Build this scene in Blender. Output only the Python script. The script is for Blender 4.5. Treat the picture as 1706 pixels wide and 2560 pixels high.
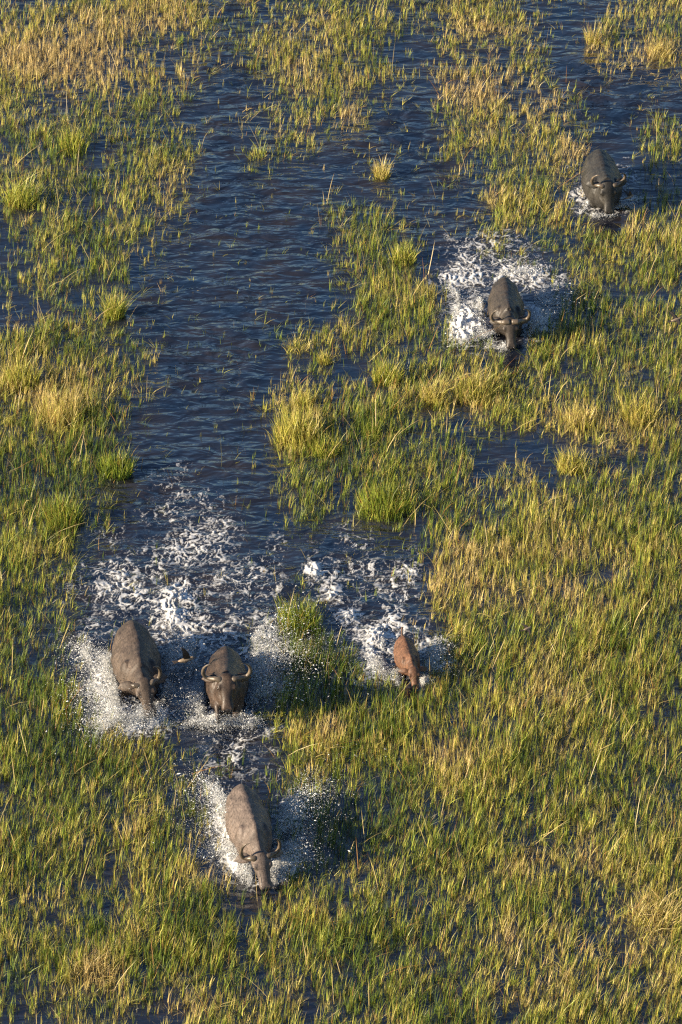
import bpy, math, random
import numpy as np
from mathutils import Vector, Matrix

R = math.radians
for o in list(bpy.data.objects):
    bpy.data.objects.remove(o, do_unlink=True)
SC = bpy.context.scene
COL = SC.collection
rng = np.random.default_rng(7)
random.seed(7)

# ------------------------------------------------------------------ camera
PITCH = R(33.0)          # looking down from a helicopter
FPX = 12870.0            # focal length in photograph pixels (1706 x 2560)
DIST = 119.0             # camera to the centre of the frame
CAMP = np.array([0.0, -DIST * math.cos(PITCH), DIST * math.sin(PITCH)])
cam_d = bpy.data.cameras.new('camera')
cam = bpy.data.objects.new('camera', cam_d)
COL.objects.link(cam)
cam.location = CAMP
cam.rotation_euler = (math.pi / 2 - PITCH, 0, 0)
cam_d.sensor_fit = 'VERTICAL'
cam_d.sensor_height = 36.0
cam_d.sensor_width = 24.0
cam_d.lens = 36.0 * FPX / 2560.0
cam_d.clip_start = 1.0
cam_d.clip_end = 20000.0
SC.camera = cam

# ------------------------------------------------------------------ light
SUN_EL = R(18.5)
SUN_AZ_DIR = np.array([-1.0, -0.32])          # the sun stands to the left, a little behind the camera
SUN_AZ_DIR /= np.linalg.norm(SUN_AZ_DIR)
to_sun = Vector((SUN_AZ_DIR[0] * math.cos(SUN_EL), SUN_AZ_DIR[1] * math.cos(SUN_EL), math.sin(SUN_EL)))
sun_d = bpy.data.lights.new('sun', 'SUN')
sun_d.energy = 5.0
sun_d.angle = R(0.5)
sun_d.color = (1.0, 0.84, 0.62)
sun = bpy.data.objects.new('sun', sun_d)
COL.objects.link(sun)
sun.location = (-40, -12, 30)
sun.rotation_euler = to_sun.to_track_quat('Z', 'Y').to_euler()

world = bpy.data.worlds.new('World')
SC.world = world
world.use_nodes = True
wn = world.node_tree
wn.nodes.clear()
sky = wn.nodes.new('ShaderNodeTexSky')
sky.sky_type = 'NISHITA'
sky.sun_disc = False
sky.sun_elevation = SUN_EL
sky.sun_rotation = math.atan2(to_sun.x, to_sun.y)
bg = wn.nodes.new('ShaderNodeBackground')
sky.ozone_density = 3.2
sky.air_density = 0.9
sky.dust_density = 0.3
bg.inputs['Strength'].default_value = 0.060
wo = wn.nodes.new('ShaderNodeOutputWorld')
wn.links.new(sky.outputs[0], bg.inputs['Color'])
wn.links.new(bg.outputs[0], wo.inputs['Surface'])

SC.view_settings.view_transform = 'Standard'
SC.view_settings.look = 'None'
SC.view_settings.exposure = 1.52
SC.view_settings.gamma = 1.0
SC.render.engine = 'CYCLES'
SC.cycles.max_bounces = 6
SC.cycles.diffuse_bounces = 2
SC.cycles.use_denoising = False
SC.cycles.pixel_filter_type = 'BLACKMAN_HARRIS'
SC.cycles.filter_width = 1.3
SC.cycles.glossy_bounces = 3
SC.cycles.transmission_bounces = 3
SC.cycles.sample_clamp_direct = 6.0
SC.cycles.caustics_reflective = False
SC.cycles.caustics_refractive = False

# ------------------------------------------------------------------ ground <-> photograph measurements
CR = np.array([1.0, 0, 0])
CF = np.array([0, math.cos(PITCH), -math.sin(PITCH)])
CU = np.array([0, math.sin(PITCH), math.cos(PITCH)])


def ground(u, v, z=0.0):
    """the point of height z that the survey photograph shows at (u, v)"""
    u = np.asarray(u, float); v = np.asarray(v, float)
    d = CF + ((u - 853.0) / FPX)[..., None] * CR - ((v - 1280.0) / FPX)[..., None] * CU
    t = (z - CAMP[2]) / d[..., 2]
    return CAMP + d * t[..., None]


def survey(x, y, z=0.0):
    p = np.stack([np.asarray(x, float) - CAMP[0], np.asarray(y, float) - CAMP[1], np.zeros_like(np.asarray(x, float)) + z - CAMP[2]], -1)
    dep = p @ CF
    return 853.0 + FPX * (p @ CR) / dep, 1280.0 - FPX * (p @ CU) / dep


# ------------------------------------------------------------------ noise
def make_noise(seed):
    r = np.random.default_rng(seed)
    perm = r.permutation(256).astype(np.int64)
    ang = r.uniform(0, 2 * math.pi, 256)
    gx, gy = np.cos(ang), np.sin(ang)

    def n(x, y):
        x = np.asarray(x, float); y = np.asarray(y, float)
        xi = np.floor(x).astype(np.int64); yi = np.floor(y).astype(np.int64)
        xf = x - xi; yf = y - yi

        def g(ix, iy, fx, fy):
            h = perm[(perm[ix & 255] + iy) & 255]
            return gx[h] * fx + gy[h] * fy
        sx = xf * xf * xf * (xf * (xf * 6 - 15) + 10)
        sy = yf * yf * yf * (yf * (yf * 6 - 15) + 10)
        a = g(xi, yi, xf, yf); b = g(xi + 1, yi, xf - 1, yf)
        c = g(xi, yi + 1, xf, yf - 1); d = g(xi + 1, yi + 1, xf - 1, yf - 1)
        return (a + (b - a) * sx + (c - a) * sy + (a - b - c + d) * sx * sy) * 1.5
    return n


N1, N2, N3, N4, N5, N6 = [make_noise(s) for s in (11, 23, 37, 41, 59, 67)]


def fbm(n, x, y, octv=3, gain=0.5):
    s = 0; a = 1.0; t = 0
    for k in range(octv):
        s = s + a * n(x * 2 ** k + 17.3 * k, y * 2 ** k - 9.1 * k)
        t += a; a *= gain
    return s / t


def sstep(a, b, x):
    t = np.clip((x - a) / (b - a), 0, 1)
    return t * t * (3 - 2 * t)


# ------------------------------------------------------------------ mesh helpers
def mesh_from(name, verts, loops, starts, totals, mat=None, smooth=False):
    me = bpy.data.meshes.new(name)
    me.vertices.add(len(verts))
    me.vertices.foreach_set('co', np.ascontiguousarray(verts, np.float32).ravel())
    me.loops.add(len(loops))
    me.loops.foreach_set('vertex_index', np.ascontiguousarray(loops, np.int32))
    me.polygons.add(len(starts))
    me.polygons.foreach_set('loop_start', np.ascontiguousarray(starts, np.int32))
    me.polygons.foreach_set('loop_total', np.ascontiguousarray(totals, np.int32))
    if smooth:
        me.polygons.foreach_set('use_smooth', np.ones(len(starts), bool))
    me.update(calc_edges=True)
    if mat:
        me.materials.append(mat)
    return me


def quads_mesh(name, verts, faces, mat=None, smooth=False):
    faces = np.asarray(faces)
    n, k = faces.shape
    return mesh_from(name, verts, faces.ravel(), np.arange(n) * k, np.full(n, k), mat, smooth)


def link(name, me, parent=None):
    o = bpy.data.objects.new(name, me)
    COL.objects.link(o)
    if parent is not None:
        o.parent = parent
    return o


def tag(o, label=None, cat=None, group=None, kind=None):
    if label: o['label'] = label
    if cat: o['category'] = cat
    if group: o['group'] = group
    if kind: o['kind'] = kind
    return o


def empty(name, loc=(0, 0, 0)):
    o = bpy.data.objects.new(name, None)
    o.empty_display_size = 0.2
    COL.objects.link(o)
    o.location = loc
    return o


# ------------------------------------------------------------------ materials
def new_mat(name):
    m = bpy.data.materials.new(name)
    m.use_nodes = True
    nt = m.node_tree
    nt.nodes.clear()
    out = nt.nodes.new('ShaderNodeOutputMaterial')
    return m, nt, out


def nd(nt, typ, **kw):
    n = nt.nodes.new(typ)
    for k, v in kw.items():
        if k in n.inputs.keys() if hasattr(n.inputs, 'keys') else False:
            n.inputs[k].default_value = v
        else:
            setattr(n, k, v)
    return n


def mat_water():
    m, nt, out = new_mat('marsh_water')
    p = nd(nt, 'ShaderNodeBsdfPrincipled')
    p.inputs['Roughness'].default_value = 0.07
    p.inputs['IOR'].default_value = 1.85
    tc = nd(nt, 'ShaderNodeTexCoord')
    # peat brown and blue-black body colour in broad soft patches
    nz = nd(nt, 'ShaderNodeTexNoise'); nz.inputs['Scale'].default_value = 0.9; nz.inputs['Detail'].default_value = 3
    nt.links.new(tc.outputs['Object'], nz.inputs['Vector'])
    cr = nd(nt, 'ShaderNodeValToRGB')
    cr.color_ramp.elements[0].position = 0.35; cr.color_ramp.elements[0].color = (0.006, 0.013, 0.029, 1)
    cr.color_ramp.elements[1].position = 0.68; cr.color_ramp.elements[1].color = (0.019, 0.015, 0.014, 1)
    nt.links.new(nz.outputs['Fac'], cr.inputs['Fac'])
    nt.links.new(cr.outputs['Color'], p.inputs['Base Color'])
    # wind ripples, long across the wind
    mp = nd(nt, 'ShaderNodeMapping'); mp.inputs['Scale'].default_value = (1.5, 3.4, 1)
    mp.inputs['Rotation'].default_value = (0, 0, R(8))
    nt.links.new(tc.outputs['Object'], mp.inputs['Vector'])
    w1 = nd(nt, 'ShaderNodeTexNoise'); w1.inputs['Scale'].default_value = 1.0; w1.inputs['Detail'].default_value = 2.5; w1.inputs['Roughness'].default_value = 0.45
    w1.inputs['Distortion'].default_value = 0.4
    nt.links.new(mp.outputs[0], w1.inputs['Vector'])
    at = nd(nt, 'ShaderNodeAttribute'); at.attribute_name = 'rough_water'
    ml = nd(nt, 'ShaderNodeMath', operation='MULTIPLY')
    nt.links.new(w1.outputs['Fac'], ml.inputs[0]); nt.links.new(at.outputs['Fac'], ml.inputs[1])
    bp = nd(nt, 'ShaderNodeBump'); bp.inputs['Strength'].default_value = 1.0; bp.inputs['Distance'].default_value = 0.23
    nt.links.new(ml.outputs[0], bp.inputs['Height'])
    nt.links.new(bp.outputs[0], p.inputs['Normal'])
    nt.links.new(p.outputs[0], out.inputs['Surface'])
    return m


def mat_bed():
    m, nt, out = new_mat('mud_bed')
    p = nd(nt, 'ShaderNodeBsdfPrincipled')
    nz = nd(nt, 'ShaderNodeTexNoise'); nz.inputs['Scale'].default_value = 1.5
    cr = nd(nt, 'ShaderNodeValToRGB')
    cr.color_ramp.elements[0].color = (0.05, 0.035, 0.022, 1); cr.color_ramp.elements[1].color = (0.11, 0.08, 0.05, 1)
    nt.links.new(nz.outputs['Fac'], cr.inputs['Fac']); nt.links.new(cr.outputs[0], p.inputs['Base Color'])
    p.inputs['Roughness'].default_value = 0.9
    nt.links.new(p.outputs[0], out.inputs['Surface'])
    return m


def mat_blades():
    m, nt, out = new_mat('grass_blades')
    at = nd(nt, 'ShaderNodeAttribute'); at.attribute_name = 'blade_colour'
    d = nd(nt, 'ShaderNodeBsdfDiffuse'); t = nd(nt, 'ShaderNodeBsdfTranslucent')
    g = nd(nt, 'ShaderNodeBsdfGlossy'); g.inputs['Roughness'].default_value = 0.45; g.inputs['Color'].default_value = (0.9, 0.9, 0.8, 1)
    nt.links.new(at.outputs['Color'], d.inputs['Color']); nt.links.new(at.outputs['Color'], t.inputs['Color'])
    x = nd(nt, 'ShaderNodeMixShader'); x.inputs[0].default_value = 0.32
    nt.links.new(d.outputs[0], x.inputs[1]); nt.links.new(t.outputs[0], x.inputs[2])
    y = nd(nt, 'ShaderNodeMixShader'); y.inputs[0].default_value = 0.035
    nt.links.new(x.outputs[0], y.inputs[1]); nt.links.new(g.outputs[0], y.inputs[2])
    nt.links.new(y.outputs[0], out.inputs['Surface'])
    return m


def mat_foam(name, col=(0.82, 0.82, 0.80), transl=0.25, lacy=False):
    m, nt, out = new_mat(name)
    d = nd(nt, 'ShaderNodeBsdfDiffuse'); t = nd(nt, 'ShaderNodeBsdfTranslucent')
    d.inputs['Color'].default_value = (*col, 1); t.inputs['Color'].default_value = (*col, 1)
    x = nd(nt, 'ShaderNodeMixShader'); x.inputs[0].default_value = transl
    nt.links.new(d.outputs[0], x.inputs[1]); nt.links.new(t.outputs[0], x.inputs[2])
    g = nd(nt, 'ShaderNodeBsdfGlossy'); g.inputs['Roughness'].default_value = 0.25
    y = nd(nt, 'ShaderNodeMixShader'); y.inputs[0].default_value = 0.05
    nt.links.new(x.outputs[0], y.inputs[1]); nt.links.new(g.outputs[0], y.inputs[2])
    if lacy:    # bubbles thin out to clear water at the rim of every streak
        at = nd(nt, 'ShaderNodeAttribute'); at.attribute_name = 'thickness'
        tc = nd(nt, 'ShaderNodeTexCoord')
        nz = nd(nt, 'ShaderNodeTexNoise'); nz.inputs['Scale'].default_value = 20; nz.inputs['Detail'].default_value = 6; nz.inputs['Roughness'].default_value = 0.7
        nt.links.new(tc.outputs['Object'], nz.inputs['Vector'])
        s1 = nd(nt, 'ShaderNodeMath', operation='MULTIPLY_ADD'); s1.inputs[1].default_value = 1.1; s1.inputs[2].default_value = -0.55
        nt.links.new(nz.outputs['Fac'], s1.inputs[0])
        s2 = nd(nt, 'ShaderNodeMath', operation='ADD'); nt.links.new(s1.outputs[0], s2.inputs[0]); nt.links.new(at.outputs['Fac'], s2.inputs[1])
        mr = nd(nt, 'ShaderNodeMapRange'); mr.interpolation_type = 'SMOOTHSTEP'
        mr.inputs['From Min'].default_value = -0.10; mr.inputs['From Max'].default_value = 0.50
        nt.links.new(s2.outputs[0], mr.inputs['Value'])
        tr = nd(nt, 'ShaderNodeBsdfTransparent')
        z = nd(nt, 'ShaderNodeMixShader')
        nt.links.new(mr.outputs[0], z.inputs[0]); nt.links.new(tr.outputs[0], z.inputs[1]); nt.links.new(y.outputs[0], z.inputs[2])
        y = z
    nt.links.new(y.outputs[0], out.inputs['Surface'])
    return m


def mat_hide(name, dark, light, wet, mud=0.5, scale=2.2, rough=0.6):
    """buffalo hide: dark skin, dried mud in uneven patches, wet dark streaks, sparse coarse hair"""
    m, nt, out = new_mat(name)
    p = nd(nt, 'ShaderNodeBsdfPrincipled')
    p.inputs['Specular IOR Level'].default_value = 0.30
    tc = nd(nt, 'ShaderNodeTexCoord')
    a = nd(nt, 'ShaderNodeTexNoise'); a.inputs['Scale'].default_value = scale; a.inputs['Detail'].default_value = 6; a.inputs['Roughness'].default_value = 0.65
    nt.links.new(tc.outputs['Object'], a.inputs['Vector'])
    cr = nd(nt, 'ShaderNodeValToRGB')
    cr.color_ramp.elements[0].position = 0.62 - 0.50 * mud; cr.color_ramp.elements[0].color = (*dark, 1)
    cr.color_ramp.elements[1].position = 0.84 - 0.30 * mud; cr.color_ramp.elements[1].color = (*light, 1)
    nt.links.new(a.outputs['Fac'], cr.inputs['Fac'])
    # wet patches
    b = nd(nt, 'ShaderNodeTexNoise'); b.inputs['Scale'].default_value = 5.5; b.inputs['Detail'].default_value = 8; b.inputs['Roughness'].default_value = 0.7; b.inputs['Distortion'].default_value = 2.2
    mp = nd(nt, 'ShaderNodeMapping'); mp.inputs['Scale'].default_value = (1.6, 1.0, 0.55); mp.inputs['Location'].default_value = (3, 5, 1)
    nt.links.new(tc.outputs['Object'], mp.inputs['Vector']); nt.links.new(mp.outputs[0], b.inputs['Vector'])
    c2 = nd(nt, 'ShaderNodeValToRGB'); c2.color_ramp.elements[0].position = 0.57; c2.color_ramp.elements[1].position = 0.66
    nt.links.new(b.outputs['Fac'], c2.inputs['Fac'])
    mx = nd(nt, 'ShaderNodeMix', data_type='RGBA')
    nt.links.new(c2.outputs['Color'], mx.inputs['Factor'])
    nt.links.new(cr.outputs['Color'], mx.inputs['A']); mx.inputs['B'].default_value = (*wet, 1)
    # fine hair grain
    h = nd(nt, 'ShaderNodeTexNoise'); h.inputs['Scale'].default_value = 38; h.inputs['Detail'].default_value = 3
    mh = nd(nt, 'ShaderNodeMapping'); mh.inputs['Scale'].default_value = (0.35, 1, 1)
    nt.links.new(tc.outputs['Object'], mh.inputs['Vector']); nt.links.new(mh.outputs[0], h.inputs['Vector'])
    hv = nd(nt, 'ShaderNodeHueSaturation')
    mr = nd(nt, 'ShaderNodeMapRange'); mr.inputs['From Min'].default_value = 0.3; mr.inputs['From Max'].default_value = 0.7
    mr.inputs['To Min'].default_value = 0.60; mr.inputs['To Max'].default_value = 1.4
    nt.links.new(h.outputs['Fac'], mr.inputs['Value']); nt.links.new(mr.outputs[0], hv.inputs['Value'])
    nt.links.new(mx.outputs['Result'], hv.inputs['Color'])
    nt.links.new(hv.outputs[0], p.inputs['Base Color'])
    rr = nd(nt, 'ShaderNodeMapRange'); rr.inputs['To Min'].default_value = rough; rr.inputs['To Max'].default_value = 0.24
    nt.links.new(c2.outputs['Color'], rr.inputs['Value']); nt.links.new(rr.outputs[0], p.inputs['Roughness'])
    b1 = nd(nt, 'ShaderNodeBump'); b1.inputs['Strength'].default_value = 0.35; b1.inputs['Distance'].default_value = 0.012
    nt.links.new(h.outputs['Fac'], b1.inputs['Height'])
    b2 = nd(nt, 'ShaderNodeBump'); b2.inputs['Strength'].default_value = 0.25; b2.inputs['Distance'].default_value = 0.04
    nt.links.new(a.outputs['Fac'], b2.inputs['Height']); nt.links.new(b1.outputs[0], b2.inputs['Normal'])
    nt.links.new(b2.outputs[0], p.inputs['Normal'])
    nt.links.new(p.outputs[0], out.inputs['Surface'])
    return m


def mat_plain(name, c1, c2, scale=12, rough=0.5, bump=0.3):
    m, nt, out = new_mat(name)
    p = nd(nt, 'ShaderNodeBsdfPrincipled')
    tc = nd(nt, 'ShaderNodeTexCoord')
    a = nd(nt, 'ShaderNodeTexNoise'); a.inputs['Scale'].default_value = scale; a.inputs['Detail'].default_value = 4
    nt.links.new(tc.outputs['Object'], a.inputs['Vector'])
    cr = nd(nt, 'ShaderNodeValToRGB')
    cr.color_ramp.elements[0].position = 0.35; cr.color_ramp.elements[0].color = (*c1, 1)
    cr.color_ramp.elements[1].position = 0.65; cr.color_ramp.elements[1].color = (*c2, 1)
    nt.links.new(a.outputs['Fac'], cr.inputs['Fac']); nt.links.new(cr.outputs[0], p.inputs['Base Color'])
    p.inputs['Roughness'].default_value = rough
    b = nd(nt, 'ShaderNodeBump'); b.inputs['Strength'].default_value = bump; b.inputs['Distance'].default_value = 0.01
    nt.links.new(a.outputs['Fac'], b.inputs['Height']); nt.links.new(b.outputs[0], p.inputs['Normal'])
    nt.links.new(p.outputs[0], out.inputs['Surface'])
    return m


M_WATER = mat_water(); M_BED = mat_bed(); M_BLADE = mat_blades()
M_FOAM = mat_foam('white_foam', (0.72, 0.715, 0.70), 0.2, True); M_SPRAY = mat_foam('water_spray', (0.80, 0.81, 0.81), 0.35)

# ------------------------------------------------------------------ animals' places (photograph survey), used by water and grass too
#           withers (u, v), sink below the water line, heading (deg, -90 = towards the camera), scale
BED = -0.50

# ------------------------------------------------------------------ grass cover surveyed in 100-pixel cells (0 open water .. 9 closed sward)
COVER = [
    "65786456774863256",
    "78754267652635258",
    "65664156641575313",
    "57665155312675515",
    "55665120230577414",
    "56553000671277666",
    "47650000475122677",
    "24600000466122666",
    "76630003566677777",
    "88550026457866676",
    "79610039664465786",
    "78810017686543445",
    "77500016497567777",
    "66200011004888888",
    "76000003003888888",
    "75100016204888888",
    "63100027613888888",
    "87322238888888888",
    "99764128888888888",
    "88887338888888888",
    "88885345688888888",
    "88886446788888888",
    "88888888888888888",
    "88888888888888888",
    "78888888887888888",
    "78877888878878888",
]
CG = np.array([[int(c) for c in r[:17]] for r in COVER], float) / 9.0


def cover_at(u, v):
    x = np.clip(u / 100.0 - 0.5, 0, 16 - 1e-6); y = np.clip((v - 14) / 100.0 - 0.5, 0, 25 - 1e-6)
    xi = x.astype(int); yi = y.astype(int); fx = x - xi; fy = y - yi
    fx = fx * fx * (3 - 2 * fx); fy = fy * fy * (3 - 2 * fy)
    return (CG[yi, xi] * (1 - fx) * (1 - fy) + CG[yi, xi + 1] * fx * (1 - fy) + CG[yi + 1, xi] * (1 - fx) * fy + CG[yi + 1, xi + 1] * fx * fy)


# the open channel and the trampled wakes: closed outlines, edges broken up by noise
OPEN = [
    # main channel from the top of the frame down to the left wake
    [(560, -40), (620, -40), (600, 60), (610, 150), (640, 210), (690, 300), (720, 400), (900, 330), (1000, 260), (1060, 170), (1085, 60), (1050, -40), (1095, -40), (1085, 150),
     (1060, 260), (1080, 330), (1060, 400), (1110, 430), (1180, 470), (1230, 550), (1150, 610), (1040, 595), (975, 530), (900, 450), (800, 490), (850, 620), (880, 700),
     (840, 760), (720, 800), (690, 880), (640, 960), (630, 1000), (640, 1120), (700, 1180), (640, 1270), (700, 1330), (800, 1290), (900, 1320), (970, 1310), (1040, 1390),
     (1020, 1450), (1075, 1520), (1130, 1610), (1100, 1680), (960, 1700), (880, 1640), (900, 1580), (820, 1500), (760, 1470), (690, 1500), (680, 1620), (200, 1600), (180, 1460), (240, 1400), (230, 1280), (330, 1200),
     (320, 1090), (330, 1020), (420, 930), (390, 860), (330, 790), (330, 700), (390, 650), (430, 560), (500, 440), (520, 360), (470, 250), (530, 140)],
    # quiet pool right of the middle
    [(1200, 1135), (1240, 1085), (1330, 1075), (1500, 1100), (1550, 1120), (1530, 1150), (1400, 1155), (1270, 1175)],
    # side arm at the upper right
    [(1420, 150), (1530, 170), (1720, 150), (1720, 260), (1560, 330), (1490, 360), (1440, 300)],
    # dark water at the left margin
    [(-60, 730), (90, 735), (100, 780), (60, 830), (-60, 830)],
    # foam patch in front of the middle animals
    [(500, 1820), (690, 1800), (700, 1890), (660, 1960), (560, 1960), (500, 1900)],
    [(1160, 590), (1320, 585), (1350, 640), (1410, 680), (1450, 750), (1370, 790), (1340, 860), (1270, 885), (1190, 850), (1130, 870), (1100, 800), (1120, 720), (1080, 660)],
    [(1435, 420), (1570, 410), (1580, 530), (1440, 530)],
]


def poly_dist(u, v, poly):
    """signed distance in pixels (v stretched to ground metres), negative inside"""
    P = np.array(poly, float); S = np.array([1.0, 1.7])
    P = P * S; q = np.stack([u, v], -1) * S
    best = np.full(u.shape, 1e9); inside = np.zeros(u.shape, bool)
    for i in range(len(P)):
        a = P[i]; b = P[(i + 1) % len(P)]
        ab = b - a
        t = np.clip(((q - a) @ ab) / (ab @ ab), 0, 1)
        best = np.minimum(best, np.linalg.norm(q - (a + t[..., None] * ab), axis=-1))
        cond = (a[1] > q[..., 1]) != (b[1] > q[..., 1])
        xx = a[0] + (q[..., 1] - a[1]) * ab[0] / (ab[1] if abs(ab[1]) > 1e-9 else 1e-9)
        inside ^= cond & (q[..., 0] < xx)
    return np.where(inside, -best, best)


def open_dist(u, v):
    d = np.full(u.shape, 1e9)
    for p in OPEN:
        d = np.minimum(d, poly_dist(u, v, p))
    return d


# ------------------------------------------------------------------ water
XL, XR, YB, YT = -14.0, 14.0, -25.0, 35.0
STEP = 0.13


def wave(x, y, r):
    """height of the wind and wake ripples; r = how ruffled the water is"""
    wx = x + 0.35 * N1(x * 0.8, y * 0.8)
    a = fbm(N2, wx * 0.9 + 0.25 * y, y * 2.2, 2)
    b = fbm(N3, wx * 1.9 - 0.3 * y, y * 3.6, 2)
    c = N4(x * 0.5, y * 0.7)
    return r * (0.080 * a + 0.055 * b + 0.015 * c)


def ruffle(x, y):
    u, v = survey(x, y)
    d = open_dist(u, v)
    main = poly_dist(u, v, OPEN[0])
    r = 0.10 + 0.75 * sstep(60, -40, np.minimum(main, np.minimum(poly_dist(u, v, OPEN[2]), poly_dist(u, v, OPEN[4]))))
    r = r + 0.25 * sstep(700, 0, v)
    return np.clip(r, 0, 1) * (0.8 + 1.0 * fbm(N5, x * 0.3, y * 0.22, 2))


nx = int((XR - XL) / STEP) + 1; ny = int((YT - YB) / STEP) + 1
gx, gy = np.meshgrid(np.linspace(XL, XR, nx), np.linspace(YB, YT, ny))
rf = ruffle(gx.ravel(), gy.ravel()).reshape(gx.shape)
fade = sstep(0, 1.5, np.minimum(np.minimum(gx - XL, XR - gx), np.minimum(gy - YB, YT - gy)))
gz = wave(gx, gy, rf) * fade
wv = np.stack([gx, gy, gz], -1).reshape(-1, 3)
idx = np.arange(nx * ny).reshape(ny, nx)
wf = np.stack([idx[:-1, :-1], idx[:-1, 1:], idx[1:, 1:], idx[1:, :-1]], -1).reshape(-1, 4)
BIG = 6000.0
ox = [-BIG, XL, XR, BIG]; oy = [-BIG, YB, YT, BIG]
ov = np.array([(x, y, 0.0) for y in oy for x in ox])
base = len(wv)
of = []
for j in range(3):
    for i in range(3):
        if i == 1 and j == 1:
            continue
        of.append([base + j * 4 + i, base + j * 4 + i + 1, base + (j + 1) * 4 + i + 1, base + (j + 1) * 4 + i])
me = quads_mesh('water', np.vstack([wv, ov]), np.vstack([wf, np.array(of)]), M_WATER, True)
at = me.attributes.new('rough_water', 'FLOAT', 'POINT')
at.data.foreach_set('value', np.concatenate([(0.22 + 0.78 * np.clip(rf, 0, 1.2)).ravel(), np.full(16, 0.5)]).astype(np.float32))
tag(link('water', me), kind='structure')

bs = BIG
me = quads_mesh('ground', np.array([(-bs, -bs, BED), (bs, -bs, BED), (bs, bs, BED), (-bs, bs, BED)]), [[0, 1, 2, 3]], M_BED)
tag(link('ground', me), kind='structure')


# ------------------------------------------------------------------ grass
GREEN_D = np.array([0.062, 0.108, 0.017]); GREEN_L = np.array([0.205, 0.280, 0.030]); YELL = np.array([0.465, 0.420, 0.066])
STRAW = np.array([0.590, 0.455, 0.190]); RUST = np.array([0.300, 0.150, 0.045]); OLIVE = np.array([0.120, 0.105, 0.035])


def ramp_colour(dry, val, n):
    """0 deep green .. 0.35 light green .. 0.6 yellow .. 1 straw"""
    k = np.array([0, 0.33, 0.62, 1.0])
    C = np.stack([GREEN_D, GREEN_L, YELL, STRAW])
    out = np.stack([np.interp(dry, k, C[:, c]) for c in range(3)], -1)
    return out * val[:, None]


def blades(name, base, h, w, az, lean, curl, col, segs=2, tipcol=None, mat=M_BLADE, flat=None):
    """one mesh of tapering, bent blades; every array has one entry per blade"""
    n = len(h)
    ts = np.linspace(0, 1, segs + 1)
    dirv = np.stack([np.cos(az), np.sin(az), np.zeros(n)], -1)
    fa = rng.uniform(0, math.pi, n) if flat is None else flat
    side = np.stack([np.cos(fa), np.sin(fa), np.zeros(n)], -1)
    rows = []; cols = []
    for k, t in enumerate(ts):
        out = h * (lean * t + curl * t * t)
        up = h * t * np.sqrt(np.clip(1 - (lean * 0.6 + curl * 0.6 * t) ** 2, 0.03, 1))
        c = base + dirv * out[:, None] + np.array([0, 0, 1.0]) * up[:, None]
        ww = w * (1 - 0.25 * t) * 0.5
        cc = col if tipcol is None else col + (tipcol - col) * (t ** 1.5)
        if k < segs:
            rows.append(c - side * ww[:, None]); rows.append(c + side * ww[:, None]); cols += [cc, cc]
        else:
            rows.append(c); cols.append(cc)
    nv = 2 * segs + 1
    V = np.stack(rows, 1).reshape(-1, 3)
    CC = np.stack(cols, 1).reshape(-1, 3)
    b = np.arange(n)[:, None] * nv
    q = []
    for s in range(segs - 1):
        q += [2 * s, 2 * s + 1, 2 * s + 3, 2 * s + 2]
    q += [2 * segs - 2, 2 * segs - 1, 2 * segs]
    tot = [4] * (segs - 1) + [3]
    loops = (b + np.array(q)[None, :]).ravel()
    starts = (np.arange(n)[:, None] * len(q) + np.concatenate([[0], np.cumsum(tot)[:-1]])[None, :]).ravel()
    totals = np.tile(np.array(tot), n)
    me = mesh_from(name, V, loops, starts, totals, mat)
    a = me.attributes.new('blade_colour', 'FLOAT_COLOR', 'POINT')
    a.data.foreach_set('color', np.concatenate([CC, np.ones((len(CC), 1))], 1).astype(np.float32).ravel())
    return me


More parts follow.
